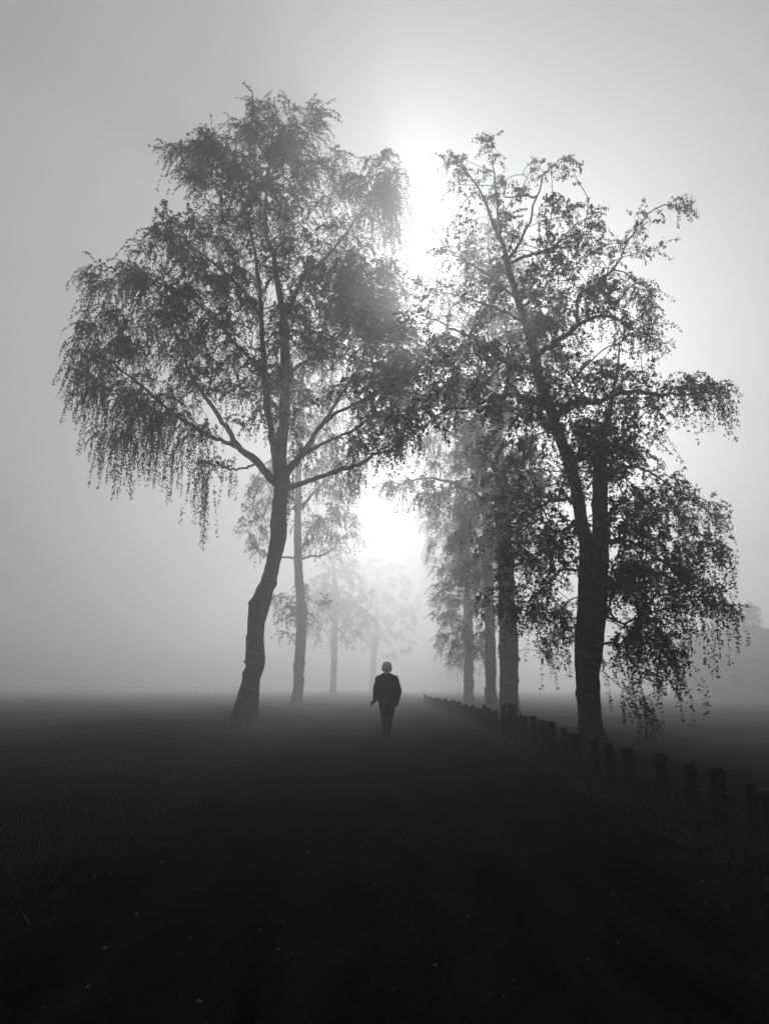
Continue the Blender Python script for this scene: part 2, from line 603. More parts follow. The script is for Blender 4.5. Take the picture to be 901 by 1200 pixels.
    print('tree', name, 'leaves', len(LF), 'twigs', len(S), 'nodes', len(P), round(time.time() - T0, 1))
    return root

AV = 'birches lining the avenue'
# --- the tall weeping birch on the left
make_tree('birch_tree', 'tall weeping birch with a bumpy leaning trunk left of the walking person', 23.5,
    trunk=[(286, 850, 33), (288.6, 829, 27), (294.7, 795, 22.5), (299.4, 777, 22), (299, 755, 20), (299.5, 733, 21), (302.4, 716, 23), (310, 694, 19.5),
           (316, 677, 18), (320.5, 658, 17), (325, 634, 18), (326.7, 618, 20), (327.5, 600, 17), (329, 578, 16.5), (330, 560, 19), (328, 535, 15), (333, 491, 12),
           (334, 446, 11), (334, 402, 11), (333, 375, 9), (326, 335, 7), (321, 300, 6), (313, 276, 5), (312, 230, 3.5), (318, 180, 2.2), (322, 135, 1.2)],
    limbs=[
        [(325, 545, 11, 0), (318, 505, 8, -.5), (313, 470, 7, -.9), (311, 440, 6.5, -1), (308, 409, 6, -1.2), (306, 370, 5, -1.2), (302, 320, 4, -1.5), (290, 255, 3, -1.5), (270, 205, 2, -1.8)],
        [(324, 566, 11, 0), (310, 552, 9.5, .3), (298, 538, 9, .6), (280, 524, 7.5, 1), (265, 500, 6, 1.2), (246, 472, 5, 1.4), (223, 439, 4, 1.6), (214, 405, 3, 1.7), (190, 360, 2, 1.7)],
        [(281, 525, 5, 1), (262, 518, 5, .4), (242, 509, 4.4, 0), (218, 495, 4, -.6), (186, 470, 3.2, -1), (144, 434, 2, -1.3), (118, 418, 1.2, -1.5)],
        [(302, 542, 3, 0), (285, 549, 2.4, -.8), (265, 549, 2, -1.5), (245, 541, 1.4, -2)],
        [(334, 573, 8, 0), (345, 569, 6.5, -.3), (375, 559, 5.2, -.8), (405, 549, 4.5, -1.2), (424, 543, 4, -1.4), (440, 532, 3, -1.6), (462, 524, 2, -1.8)],
        [(335, 556, 9, 0), (345, 543, 8, .3), (356, 530, 7, .6), (371, 506, 5.5, .9), (387, 483, 4.5, 1.2), (402, 458, 3.5, 1.4), (424, 424, 2.2, 1.6), (440, 385, 1.5, 1.6)],
        [(350, 534, 5, .4), (384, 517, 3.6, 0), (413, 504, 3, -.3), (431, 491, 2.4, -.6), (446, 470, 1.6, -1)],
        [(372, 504, 5, .9), (392, 485, 4, .4), (420, 472, 3, 0), (452, 452, 2, -.4)],
        [(336, 440, 5, 0), (355, 425, 3.5, .6), (375, 415, 2.8, 1), (400, 395, 2, 1.3)],
        [(335, 372, 6, 0), (345, 348, 5, -.4), (358, 323, 4.2, -.7), (383, 300, 3.4, -1), (414, 262, 2.6, -1.2), (440, 222, 1.6, -1.3)],
        [(306, 372, 4, -1.2), (288, 345, 3.4, -1.6), (262, 318, 2.6, -2), (225, 290, 1.8, -2.2), (190, 275, 1.2, -2.4)],
        [(311, 445, 4, -1), (292, 420, 3.6, -.4), (265, 390, 2.6, 0), (225, 350, 1.8, .4), (160, 320, 1.2, .6)],
    ],
    blobs=[(325, 142, 55, 30, 1.3, .5), (235, 180, 40, 28, 1.2, .6), (300, 195, 75, 42, 1.6, .5), (375, 200, 30, 45, .9, .6), (440, 215, 36, 32, 1.1, .9, 1.2),
           (455, 240, 24, 32, .9, .9, 1.2), (300, 265, 70, 35, 1.1), (205, 275, 48, 26, 1.1), (245, 300, 35, 30, 1.2), (140, 325, 40, 24, 1.1, .7), (190, 345, 40, 30, 1.1),
           (122, 388, 34, 30, 1.2, .8), (185, 395, 52, 32, 1.2, .7), (112, 430, 26, 34, .9, .9, 1.3), (250, 350, 50, 35, 1.0), (255, 420, 50, 40, .8), (330, 330, 62, 40, 1.0),
           (395, 300, 40, 42, 1.1, .7), (425, 350, 45, 40, 1.2, .6), (400, 395, 45, 30, 1.1), (450, 410, 40, 40, 1.2), (330, 400, 60, 40, .7), (440, 460, 42, 30, .9), (370, 450, 50, 30, .5),
           (300, 465, 40, 30, .6), (165, 455, 50, 26, .9, .9, 1.4), (205, 490, 50, 20, .8, 1, 1.6), (150, 500, 30, 18, .6, 1, 1.5), (400, 520, 50, 22, .5, .9), (345, 470, 35, 40, .6), (435, 330, 40, 26, 1.1, .6), (455, 370, 32, 34, 1.1, .6), (455, 440, 32, 28, 1.2), (435, 500, 44, 26, .65, .8), (420, 545, 36, 12, .35, .9), (470, 480, 26, 26, 1.1, .7)],
    seed=11, n_att=900, per=10, tw_len=.95, nleaf=47, leaf=.056, r_tip=.0095, depth=3.6, group=AV,
    streamers=[(243, 548, -.5, 14, 2.2), (236, 530, -.4, 10, 2.0), (210, 515, -.8, 10, 1.9), (186, 505, -.8, 10, 1.8), (160, 505, -1, 10, 1.5), (128, 505, -1.2, 10, 1.5),
               (115, 470, -1.2, 10, 1.7), (98, 435, -1.3, 8, 1.6), (345, 560, -1, 7, 1.1), (270, 540, -1, 8, 1.1), (140, 540, -1, 5, .8), (420, 250, -1, 10, 1.2), (462, 240, -1, 10, 1.4)])

# --- the dark birch on the right, behind the fence
make_tree('birch_tree', 'large dark birch with twin stems behind the row of posts', 16.6,
    trunk=[(692, 872, 31), (691, 845, 27), (690, 832, 26.5), (688, 800, 26.5), (687.5, 785, 26.6), (686.5, 747, 27), (686.5, 720, 22), (686, 690, 18), (686.5, 642, 16), (680, 604, 15),
           (672.5, 563, 14), (663.5, 532, 14), (654.5, 510, 13), (649, 493, 12.5), (643, 472, 12), (633, 449, 11.5), (627, 420, 11), (618.5, 387, 9.5), (604.5, 345, 8), (595, 312, 7), (590, 289, 5),
           (579, 266, 3.6), (569, 238, 2.8), (557, 215, 2.2), (539, 194, 1.2)],
    extra_stems=[[(694, 800, 15), (695, 762, 21), (697, 735, 22), (701, 710, 19), (702.5, 690, 18), (703, 642, 19), (703, 604, 17.5), (702.5, 563, 17), (703.5, 545, 15.5), (705, 528, 12), (708, 508, 8.5), (713, 485, 6), (719, 455, 4), (724, 425, 2.4), (726, 395, 1.2)]],
    limbs=[
        [(593, 308, 4.5, 0), (605, 290, 3.6, .3), (615, 274, 3, .5), (628, 233, 2.2, .7), (640, 201, 1.6, .8), (662, 188, 1, .8)],
        [(592, 298, 4, 0), (585, 262, 2.6, -.4), (581, 225, 1.8, -.6), (577, 190, 1.2, -.7), (576, 165, .8, -.8)],
        [(598, 308, 4.5, 0), (615, 300, 3.6, -.6), (637, 294, 2.8, -1), (660, 281, 2, -1.2), (690, 262, 1.2, -1.4)],
        [(626, 418, 8, 0), (638, 410, 6.5, -.3), (651, 401, 6, -.6), (665, 392, 5.5, -.9), (677, 382, 5, -1), (710, 370, 3, -1.2), (755, 392, 1.6, -1.4)],
        [(677, 382, 4.2, -1), (675, 362, 3.6, -.9), (679, 345, 3.4, -.8), (698, 333, 3, -.8), (721, 312, 2.6, -.7), (730, 294, 2.2, -.7), (740, 275, 2, -.7), (758, 252, 1.6, -.6), (782, 240, 1.2, -.6), (801, 242, .8, -.6)],
        [(650, 494, 9, 0), (657, 481, 8, -.4), (675, 472, 7, -.9), (702, 470, 5.5, -1.4), (724, 460, 4.6, -1.6), (757, 460, 3.4, -1.8), (805, 463, 2, -2), (835, 455, 1.2, -2)],
        [(645, 478, 7, 0), (632, 470, 6, .5), (605, 462, 5, .9), (586, 464, 4.6, 1), (568, 471, 4.2, 1), (550, 478, 3.8, 1), (528, 479, 3.2, .9), (513, 487, 2.6, .9), (500, 497, 2.2, .8), (473, 508, 1.4, .7)],
        [(628, 432, 6, 0), (610, 430, 5, -.5), (592, 424, 4.6, -.9), (572, 411, 4, -1.2), (556, 396, 3.6, -1.4), (553, 383, 2.8, -1.4), (562, 364, 1.8, -1.4)],
        [(557, 397, 3, -1.4), (540, 389, 2.6, -1.6), (526, 384, 2.2, -1.7), (506, 373, 1.5, -1.8), (480, 372, 1, -1.9)],
        [(606, 350, 4, 0), (580, 330, 3, .5), (555, 312, 2.2, .8), (520, 290, 1.2, 1)],
        [(616, 380, 4, 0), (590, 365, 3.2, .7), (555, 352, 2.4, 1.2), (510, 340, 1.2, 1.6)],
        [(704, 640, 6, 0), (722, 632, 4.5, -1), (750, 640, 3.4, -1.6), (780, 660, 2.4, -2), (820, 680, 1.3, -2.2)],
        [(705, 690, 4.5, 0), (730, 690, 3.4, -.8), (760, 692, 2.6, -1.2), (783, 698, 2, -1.4), (830, 701, 1.4, -1.6), (850, 714, .8, -1.6)],
        [(706, 560, 5, 0), (728, 548, 4, .7), (755, 550, 3, 1.2), (800, 578, 1.6, 1.5)],
        [(676, 590, 4.5, 0), (655, 585, 3.6, -.8), (625, 600, 2.6, -1.4), (590, 635, 1.4, -1.8)],
        [(684, 670, 4, 0), (660, 668, 3.2, .6), (635, 690, 2.2, 1), (605, 720, 1.2, 1.2)],
        [(697, 722, 4, 0), (720, 726, 3, .5), (745, 750, 2.2, .8), (765, 790, 1.2, 1)],
    ],
    blobs=[(545, 192, 42, 20, .4, .4, .7), (600, 200, 35, 22, .35, .4, .7), (645, 196, 30, 16, .35, .4, .7), (555, 240, 52, 26, .45, .4, .8), (625, 250, 52, 30, .5, .4, .8), (675, 252, 30, 24, .5, .4, .8),
           (610, 300, 55, 28, .65, .4), (680, 295, 45, 28, .65, .4), (545, 305, 40, 28, .6, .4), (765, 252, 32, 12, .6, .4, .7), (735, 290, 30, 18, .5, .4, .8), (720, 350, 45, 28, .8), (750, 385, 42, 22, .8, .5),
           (670, 350, 50, 30, .75), (600, 360, 55, 30, .9), (520, 350, 45, 24, .5, .4, .8), (505, 385, 35, 22, .6, .5), (560, 420, 55, 32, 1.2), (640, 400, 50, 28, 1.1), (610, 460, 60, 30, 1.4),
           (530, 470, 45, 22, .9, .6), (485, 485, 36, 26, 1.0, .7), (465, 515, 26, 16, .8, .7), (500, 430, 36, 28, .9, .6), (690, 440, 50, 26, 1.2), (750, 450, 45, 22, 1.1), (810, 448, 38, 16, 1.0, .8), (840, 466, 22, 20, .6, .9), (670, 490, 50, 28, 1.2),
           (745, 500, 48, 32, .9), (700, 540, 45, 30, 1.0), (600, 530, 40, 32, 1.0, .7), (590, 590, 32, 34, 1.0, .8), (640, 570, 32, 32, .8, .7), (760, 575, 42, 28, 1.1), (815, 605, 34, 24, 1.1, .8), (735, 620, 40, 30, 1.1),
           (790, 645, 52, 28, 1.2, .8), (625, 640, 40, 36, 1.0, .8), (655, 640, 25, 40, .8), (600, 690, 36, 28, .9, .8), (645, 710, 30, 32, .8, .8), (740, 690, 40, 34, 1.1, .8), (810, 690, 40, 24, 1.0, .9),
           (770, 735, 40, 32, 1.1, .9), (650, 745, 22, 22, .55, .9), (735, 770, 26, 28, .8, .9), (790, 770, 24, 20, .6, .9), (752, 810, 18, 22, .55, 1.0), (845, 640, 14, 20, .6, .9), (720, 660, 30, 40, 1.0), (708, 515, 26, 20, 1.3, .7), (690, 520, 24, 24, 1.0, .7)],
    seed=23, n_att=760, per=7.5, tw_len=.66, nleaf=24, leaf=.058, r_tip=.009, depth=3.0, group=AV, mats=('bark', 'twig'), sides=28, bumpy=.10,
    streamers=[(850, 470, -1.8, 5, .9), (755, 815, .5, 6, .9), (765, 830, .5, 4, .6), (735, 790, .5, 5, .9), (790, 760, -1, 7, .9), (820, 740, -1, 6, .8), (846, 710, -1.4, 6, .9), (850, 660, -1, 4, .8),
               (655, 770, .4, 5, .8), (560, 620, -1, 5, .6)])

# --- second birch on the left
make_tree('birch_tree', 'misty birch with a leafy tuft halfway up its slender trunk, second on the left', 48.0,
    trunk=[(346, 831, 18), (347.5, 826, 14), (350, 801, 12), (351, 777, 12), (353.5, 735, 12), (354, 715, 12.5), (352.5, 703, 10.5), (350.5, 677, 10), (349, 636, 9), (349, 590, 7.5), (350, 540, 6.5), (352, 480, 5), (356, 420, 3), (360, 375, 1.5)],
    limbs=[[(349, 655, 3, 0), (335, 653, 2.6, 0), (318, 652, 2.2, -.6), (300, 640, 1.4, -1)], [(350, 657, 3, 0), (362, 652, 2.6, .4), (380, 650, 2.2, .8), (400, 632, 1.4, 1)],
           [(349, 600, 4, 0), (370, 575, 3, .5), (400, 545, 2, 1)], [(349, 590, 4, 0), (325, 570, 3, -.5), (300, 560, 2, -1)],
           [(352, 480, 3, 0), (380, 440, 2, -1), (425, 390, 1.4, -1.5)]],
    blobs=[(345, 580, 55, 35, 1.0, .7), (300, 600, 22, 32, .7, .8), (390, 600, 35, 35, 1.1, .8), (400, 550, 34, 30, 1), (350, 520, 50, 40, 1), (395, 490, 45, 40, 1.1), (420, 400, 50, 62, 1.2), (360, 430, 50, 50, 1), (365, 625, 30, 14, .7, .9), (312, 640, 24, 12, .35, .7),
           (335, 700, 20, 26, .9, .5), (365, 710, 24, 24, .9, .5), (345, 735, 28, 16, .9, .6), (440, 345, 35, 25, 1.2)],
    seed=31, n_att=330, per=8, tw_len=1.1, nleaf=30, leaf=.09, depth=3.5, group=AV, sides=16)

# --- right row behind the twin-stemmed birch
make_tree('birch_tree', 'thick grey trunked birch just behind the dark twin-stemmed one', 36.0,
    trunk=[(597, 842, 28), (596.5, 830, 24), (596, 810, 22.5), (596, 780, 22), (595, 740, 21), (594, 700, 20), (592, 650, 18), (590, 600, 16), (586, 550, 14), (582, 500, 12), (580, 440, 9), (578, 380, 6), (574, 320, 3.5), (572, 280, 1.5)],
    limbs=[[(592, 620, 7, 0), (570, 590, 5, 0), (540, 570, 3.6, -.5), (500, 560, 2.4, -.8), (462, 570, 1.4, -1)],
           [(588, 560, 6, 0), (560, 530, 4.4, .6), (525, 505, 3, 1), (490, 470, 2, 1.4)],
           [(584, 510, 6, 0), (610, 470, 4, .5), (640, 440, 2, 1)], [(590, 600, 5, 0), (615, 570, 3.6, -.6), (640, 560, 2, -1)],
           [(580, 440, 4, 0), (550, 390, 2.6, -.5), (520, 360, 1.4, -1)]],
    blobs=[(575, 300, 38, 34, 1.1, .5), (565, 350, 48, 36, 1.0), (620, 340, 40, 36, .8), (560, 400, 55, 36, 1.1), (630, 410, 45, 40, 1), (515, 440, 40, 32, 1.0), (570, 470, 55, 36, 1.1), (530, 520, 40, 28, 1.0, .8), (580, 540, 50, 40, 1.2),
           (480, 565, 34, 14, .8, .8), (530, 585, 40, 26, 1.3, .8), (570, 610, 40, 34, 1.3, .8), (625, 560, 40, 40, 1), (555, 650, 34, 30, 1.0, .8), (630, 640, 30, 40, .8, .8), (640, 730, 18, 50, .7, .8), (470, 430, 26, 30, .6)],
    seed=41, n_att=430, per=9, tw_len=.95, nleaf=32, leaf=.08, depth=3.2, group=AV, sides=18)
make_tree('birch_tree', 'foggy birch with leafy shoots down its trunk, third behind the posts', 54.0,
    trunk=[(575, 833, 17), (575, 818, 13.5), (575, 790, 12.5), (574, 740, 12), (572, 680, 11.5), (570, 620, 10), (567, 560, 8), (563, 500, 6), (560, 440, 4), (558, 400, 2)],
    limbs=[[(572, 700, 4, 0), (555, 690, 3, -.5), (535, 685, 2, -.9), (520, 690, 1.2, -1)], [(570, 640, 5, 0), (545, 620, 3, .5), (515, 615, 1.6, .8)], [(568, 580, 4, 0), (590, 550, 3, .5), (610, 530, 1.6, .8)]],
    blobs=[(560, 440, 50, 40, 1), (545, 500, 50, 36, 1.1), (590, 520, 40, 40, 1), (530, 600, 36, 26, 1.1, .8), (570, 590, 45, 40, 1.1), (525, 640, 24, 22, .9, .8), (550, 665, 30, 26, 1.0, .8), (540, 710, 34, 26, 1.2, .6), (575, 690, 30, 40, 1.0), (538, 750, 30, 18, 1.0, .7), (565, 760, 22, 20, .9, .7), (530, 680, 22, 22, 1, .6)],
    seed=43, n_att=340, per=9, tw_len=.9, nleaf=28, leaf=.09, depth=3.0, group=AV, sides=14)
make_tree('birch_tree', 'pale foggy birch farthest along the row of posts, low leafy branches', 76.0,
    trunk=[(549, 826, 15), (549, 812, 12), (549, 790, 11.5), (549, 750, 11), (548, 700, 10), (547, 640, 8.5), (545, 580, 6.5), (543, 520, 4), (542, 480, 2)],
    limbs=[[(549, 735, 3.4, 0), (535, 725, 2.4, -.4), (518, 722, 1.4, -.8)], [(548, 690, 4, 0), (530, 670, 2.6, .5), (512, 655, 1.4, .8)]],
    blobs=[(545, 540, 42, 36, 1), (525, 600, 32, 30, 1.0), (555, 610, 36, 36, 1), (520, 650, 22, 26, 1.0, .7), (550, 680, 36, 30, 1.1, .7), (528, 705, 24, 22, 1.2, .6), (540, 745, 32, 26, 1.3, .5), (522, 770, 14, 10, .7, .6), (548, 770, 22, 14, 1.0, .6)],
    seed=47, n_att=280, per=9, tw_len=.95, nleaf=28, leaf=.10, depth=3.0, group=AV, sides=12)
# --- farther on the left
make_tree('birch_tree', 'very pale birch deep in the fog, third on the left', 110.0,
    trunk=[(389, 826, 10), (390, 815, 7.5), (391, 790, 7), (392, 750, 6.5), (392, 710, 5.5), (391, 670, 3), (391, 645, 1.5)],
    limbs=[[(392, 745, 2.4, 0), (405, 730, 1.8, .5), (425, 715, 1.0, 1)], [(392, 720, 2.4, 0), (378, 700, 1.8, -.5), (362, 690, 1.0, -1)]],
    blobs=[(396, 660, 24, 18, 1), (400, 690, 36, 24, 1, .7), (375, 695, 24, 20, .8, .7), (415, 718, 26, 18, .9, .6), (385, 725, 26, 14, .8, .6), (375, 745, 18, 10, .6, .7), (410, 745, 18, 8, .6, .7)],
    seed=53, n_att=200, per=8, tw_len=1.5, nleaf=22, leaf=.16, depth=3.5, group=AV, sides=12)
make_tree('round_tree', 'faint round-crowned tree fading out at the end of the avenue', 165.0,
    trunk=[(436, 820, 10), (436, 812, 8), (437, 795, 7.5), (438, 770, 7), (440, 740, 6), (442, 700, 4), (444, 670, 2)],
    limbs=[[(438, 765, 3, 0), (425, 745, 2, -.5), (415, 730, 1, -1)], [(439, 755, 3, 0), (460, 730, 2, .5), (475, 715, 1, 1)]],
    blobs=[(445, 680, 34, 26, 1.1, .3), (420, 705, 26, 26, 1.1, .3), (470, 705, 26, 28, 1.1, .3), (445, 725, 44, 26, 1.3, .3), (460, 755, 26, 14, .8, .3), (420, 750, 20, 12, .8, .3)],
    seed=59, n_att=260, per=9, tw_len=1.2, nleaf=20, leaf=.20, depth=4.5, sides=12)

# ------------------------------------------------------------------ fence of short posts
prng = random.Random(7)
fence = empty('post_fence', (2.75, 5, float(gz(2.75, 5))), 'row of short dark wooden posts with rails along the right edge of the path', 'fence')
F0 = Vector(fence.location)

def beveled_box(sx, sy, sz, bev, top_jitter=0, rnd=None, z0=0.0):
    bm = bmesh.new()
    bmesh.ops.create_cube(bm, size=1)
    for v in bm.verts:
        v.co = Vector((v.co.x * sx, v.co.y * sy, (v.co.z + .5) * sz + z0))
    bmesh.ops.bevel(bm, geom=list(bm.edges), offset=bev, segments=2, affect='EDGES')
    if rnd:
        for v in bm.verts:
            if v.co.z > z0 + sz * .8: v.co.z += rnd.uniform(-1, 1) * top_jitter
            v.co.x += rnd.uniform(-1, 1) * .004; v.co.y += rnd.uniform(-1, 1) * .004
    me = bpy.data.meshes.new('piece')
    bm.to_mesh(me); bm.free()
    for p in me.polygons: p.use_smooth = False
    return me

# (u, top v, width px, lean)
traced = [(897, 926, 14, 0), (875, 917.5, 13.5, .01), (838, 900, 16, 0), (802.5, 894.5, 13, .02), (772, 883.5, 10.5, .09), (738.5, 876, 11.5, -.04), (712.5, 870, 9.5, 0), (693, 866, 9, .02), (673, 859, 12, 0),
          (659.5, 854, 7, 0), (646, 845, 8.8, .02), (636, 844, 7.2, -.01), (625, 839, 7.7, 0), (615.5, 839, 6, .02), (609, 838.5, 6, 0), (602, 826, 6, .01), (597, 824, 6, 0), (591, 825.5, 6, 0)]
FX = 2.76
posts = []
for (u, vt, w, lean) in traced:
    a = (u - 450.5) / FPX
    Yp = 6.0
    for _ in range(8):                                    # distance at which the fence line crosses this column of the photo
        zt = at(u, vt, Yp)[2]
        kx = at(u, vt, Yp)[0]
        Yp *= FX / kx
    z0 = float(gz(FX, Yp))
    posts.append((Yp, max(.28, at(u, vt, Yp)[2] - z0), w * mpp(vt, Yp), lean))
y = posts[-1][0] + .55
while y < 52:
    posts.append((y, prng.uniform(.50, .66), prng.uniform(.10, .14), prng.uniform(-.05, .05)))
    y += prng.uniform(.55, .85) * (1 if y < 34 else 1.5)
for (Yp, h, w, lean) in posts:
    x = FX + prng.uniform(-.02, .02)
    z0 = float(gz(x, Yp))
    me = beveled_box(w, w * prng.uniform(.85, 1.1), h + .15, .012, .008, prng, -.15)
    o = link('post', me, M['post'], fence)
    o.location = Vector((x, Yp, z0)) - F0
    o.rotation_euler = (prng.uniform(-.03, .03), lean + prng.uniform(-.015, .015), prng.uniform(-.2, .2))
# rails on the field side, one plank for each pair of bays
ys = [p[0] for p in posts]
for i in range(0, len(posts) - 2, 2):
    a, b = posts[i], posts[i + 2]
    if a[0] > 34: break
    pa = Vector((FX + .085, a[0] - .05, float(gz(FX, a[0])) + a[1] * .55 + prng.uniform(-.02, .02)))
    pb = Vector((FX + .085 + prng.uniform(.0, .015), b[0] - .06, float(gz(FX, b[0])) + b[1] * .55 + prng.uniform(-.02, .02)))
    d = pb - pa
    me = beveled_box(.028, d.length, .085, .006, .004, prng, -.04)
    o = link('rail', me, M['rail'], fence)
    o.location = (pa + pb) / 2 - F0
    o.rotation_euler = d.to_track_quat('Y', 'Z').to_euler()
# barbed wire along the tops
wt = Tubes()
for i in range(0, 16):
    a, b = posts[i], posts[i + 1]
    for fr, dx in ((.90, .07), (.72, .072)):
        pa = np.array((FX + dx, a[0], float(gz(FX, a[0])) + a[1] * fr)); pb = np.array((FX + dx, b[0], float(gz(FX, b[0])) + b[1] * fr))
        t = np.linspace(0, 1, 9)[:, None]
        pts = pa * (1 - t) + pb * t; pts[:, 2] -= .02 * np.sin(math.pi * t[:, 0])
        wt.add(pts, np.full(9, .0028), 4, cap=False)
        for k in range(1, 8, 2):
            c = pts[k]
            for q in range(2):
                dv = np.array((prng.uniform(-1, 1), prng.uniform(-.3, .3), prng.uniform(-1, 1))); dv /= np.linalg.norm(dv)
                wt.add([c - dv * .016, c + dv * .016], [.0018, .0018], 4, cap=False)
wo_ = link('barbed_wire', wt.mesh('barbed_wire', origin=tuple(F0)), M['wire'], fence)

# ------------------------------------------------------------------ far things in the fog
def rail_fence(y0, x0, x1, label):
    r = empty('rail_fence', (x0, y0, float(gz(x0, y0))), label, 'fence')
    o0 = Vector(r.location)
    n = int((x1 - x0) / 2.6)
    rnd = random.Random(3)
    pm = beveled_box(.14, .14, 1.5, .015, .01, rnd, -.2)
    pm.materials.append(M['post'])
    rm = beveled_box(2.6, .05, .12, .01, 0, None, -.06)
    rm.materials.append(M['rail'])
    for i in range(n + 1):
        x = x0 + i * 2.6
        p = link('post', pm, None, r); p.location = Vector((x, y0, float(gz(x, y0)))) - o0
        if i < n:
            for h in (.62, 1.12):
                q = link('rail', rm, None, r); q.location = Vector((x + 1.3, y0 - .10, float(gz(x, y0)) + h)) - o0
    return r
rail_fence(165.0, -103.0, -25.0, 'faint wooden rail fence across the misty field on the left')

barn = empty('barn', (46.5, 92, float(gz(46, 92))), 'faint low barn in the fog at the right edge', 'barn')
def house_part(nm, verts, faces, mat):
    me = bpy.data.meshes.new(nm); me.from_pydata(verts, [], faces); me.update()
    return link(nm, me, mat, barn)
bw_, bd, bh, rh = 9.0, 6.0, 4.6, 3.4
house_part('wall', [(-bw_, -bd, -.5), (bw_, -bd, -.5), (bw_, bd, -.5), (-bw_, bd, -.5), (-bw_, -bd, bh), (bw_, -bd, bh), (bw_, bd, bh), (-bw_, bd, bh), (-bw_, 0, bh + rh), (bw_, 0, bh + rh)],
           [(0, 1, 5, 4), (2, 3, 7, 6), (3, 0, 4, 8, 7), (1, 2, 6, 9, 5)], M['brick'])
e = .5
house_part('roof', [(-bw_ - e, -bd - e, bh - .28), (bw_ + e, -bd - e, bh - .28), (bw_ + e, 0, bh + rh + .05), (-bw_ - e, 0, bh + rh + .05), (bw_ + e, bd + e, bh - .28), (-bw_ - e, bd + e, bh - .28),
                    (-bw_ - e, -bd - e, bh - .08), (bw_ + e, -bd - e, bh - .08), (bw_ + e, 0, bh + rh + .25), (-bw_ - e, 0, bh + rh + .25), (bw_ + e, bd + e, bh - .08), (-bw_ - e, bd + e, bh - .08)],
           [(0, 1, 2, 3), (3, 2, 4, 5), (9, 8, 7, 6), (11, 10, 8, 9), (0, 6, 7, 1), (4, 10, 11, 5), (1, 7, 8, 2), (2, 8, 10, 4), (3, 9, 6, 0), (5, 11, 9, 3)], M['roof'])
dm = beveled_box(3.0, .14, 3.2, .02); d_ = link('door', dm, M['dark'], barn); d_.location = (-2.0, -bd - .05, -.2)
for wx in (-6.4, 3.2, 6.2):
    wm = beveled_box(1.1, .12, 1.2, .02); w_ = link('window', wm, M['dark'], barn); w_.location = (wx, -bd - .03, 1.7)

make_tree('bushy_tree', 'faint rounded tree in the fog beside the barn at the right edge', 98.0,
    trunk=[(868, 826, 9), (868, 815, 7), (868, 795, 6.5), (869, 770, 5), (870, 740, 3), (871, 725, 1.5)],
    limbs=[[(868, 790, 3, 0), (858, 770, 2, 0), (848, 755, 1, -.5)], [(868, 780, 3, 0), (880, 760, 2, .5), (890, 745, 1, 1)]],
    blobs=[(872, 728, 20, 18, 1.2, .3), (856, 752, 20, 18, 1.2, .3), (886, 755, 20, 20, 1.2, .3), (868, 775, 30, 16, 1.1, .3)],
    seed=67, n_att=150, per=9, tw_len=1.0, nleaf=20, leaf=.20, depth=3, sides=10)

# ------------------------------------------------------------------ the walking person
def capsule_chain(bm, pts, rads, seg=12, flat=None):
    """tapered tube with round ends through pts; flat=(sx, sy) squashes the section"""
    pts = [Vector(p) for p in pts]
    sub, sr = [], []
    rows = smooth_line(np.array([(*p, r) for p, r in zip(pts, rads)]), 5) if len(pts) > 2 else np.array([(*p, r) for p, r in zip(pts, rads)])
    for p in rows: sub.append(Vector(p[:3])); sr.append(p[3])
    d0 = (sub[0] - sub[1]).normalized(); d1 = (sub[-1] - sub[-2]).normalized()
    full, fr = [], []
    for a in (80, 55, 30):
        full.append(sub[0] + d0 * sr[0] * math.sin(R(a))); fr.append(sr[0] * math.cos(R(a)))
    full += sub; fr += sr
    for a in (30, 55, 80):
        full.append(sub[-1] + d1 * sr[-1] * math.sin(R(a))); fr.append(sr[-1] * math.cos(R(a)))
    ref = Vector((1, 0, 0))
    rings = []
    for i, p in enumerate(full):
        t = (full[min(i + 1, len(full) - 1)] - full[max(i - 1, 0)]).normalized()
        if abs(t.dot(ref)) > .9: ref = Vector((0, 1, 0)) if abs(t.y) < .9 else Vector((0, 0, 1))
        a = (ref - t * ref.dot(t)).normalized(); ref = a
        b = t.cross(a)
        sx, sy = flat if flat else (1, 1)
        rings.append([bm.verts.new(p + a * (math.cos(q) * fr[i] * sx) + b * (math.sin(q) * fr[i] * sy)) for q in [k * 2 * math.pi / seg for k in range(seg)]])
    for i in range(len(rings) - 1):
        for k in range(seg):
            bm.faces.new((rings[i][k], rings[i][(k + 1) % seg], rings[i + 1][(k + 1) % seg], rings[i + 1][k]))
    bm.faces.new(rings[0][::-1]); bm.faces.new(rings[-1])

def ball(bm, c, r, rot=None):
    res = bmesh.ops.create_icosphere(bm, subdivisions=3, radius=1)
    for v in res['verts']:
        p = Vector((v.co.x * r[0], v.co.y * r[1], v.co.z * r[2]))
        if rot: p = rot @ p
        v.co = p + Vector(c)

def fused(name, bm, voxel, mat, parent, label=None, smooth_it=4, fold=None):
    bmesh.ops.recalc_face_normals(bm, faces=bm.faces)
    me = bpy.data.meshes.new(name); bm.to_mesh(me); bm.free()
    tmp = bpy.data.objects.new('tmp', me); C.objects.link(tmp)
    md = tmp.modifiers.new('r', 'REMESH'); md.mode = 'VOXEL'; md.voxel_size = voxel; md.use_smooth_shade = True
    ms = tmp.modifiers.new('s', 'SMOOTH'); ms.iterations = smooth_it; ms.factor = .5
    dg = bpy.context.evaluated_depsgraph_get()
    out = bpy.data.meshes.new_from_object(tmp.evaluated_get(dg))
    bpy.data.objects.remove(tmp); bpy.data.meshes.remove(me)
    out.name = name
    if fold:
        for v in out.vertices: v.co += fold(v.co)
    for p in out.polygons: p.use_smooth = True
    return link(name, out, mat, parent, label)

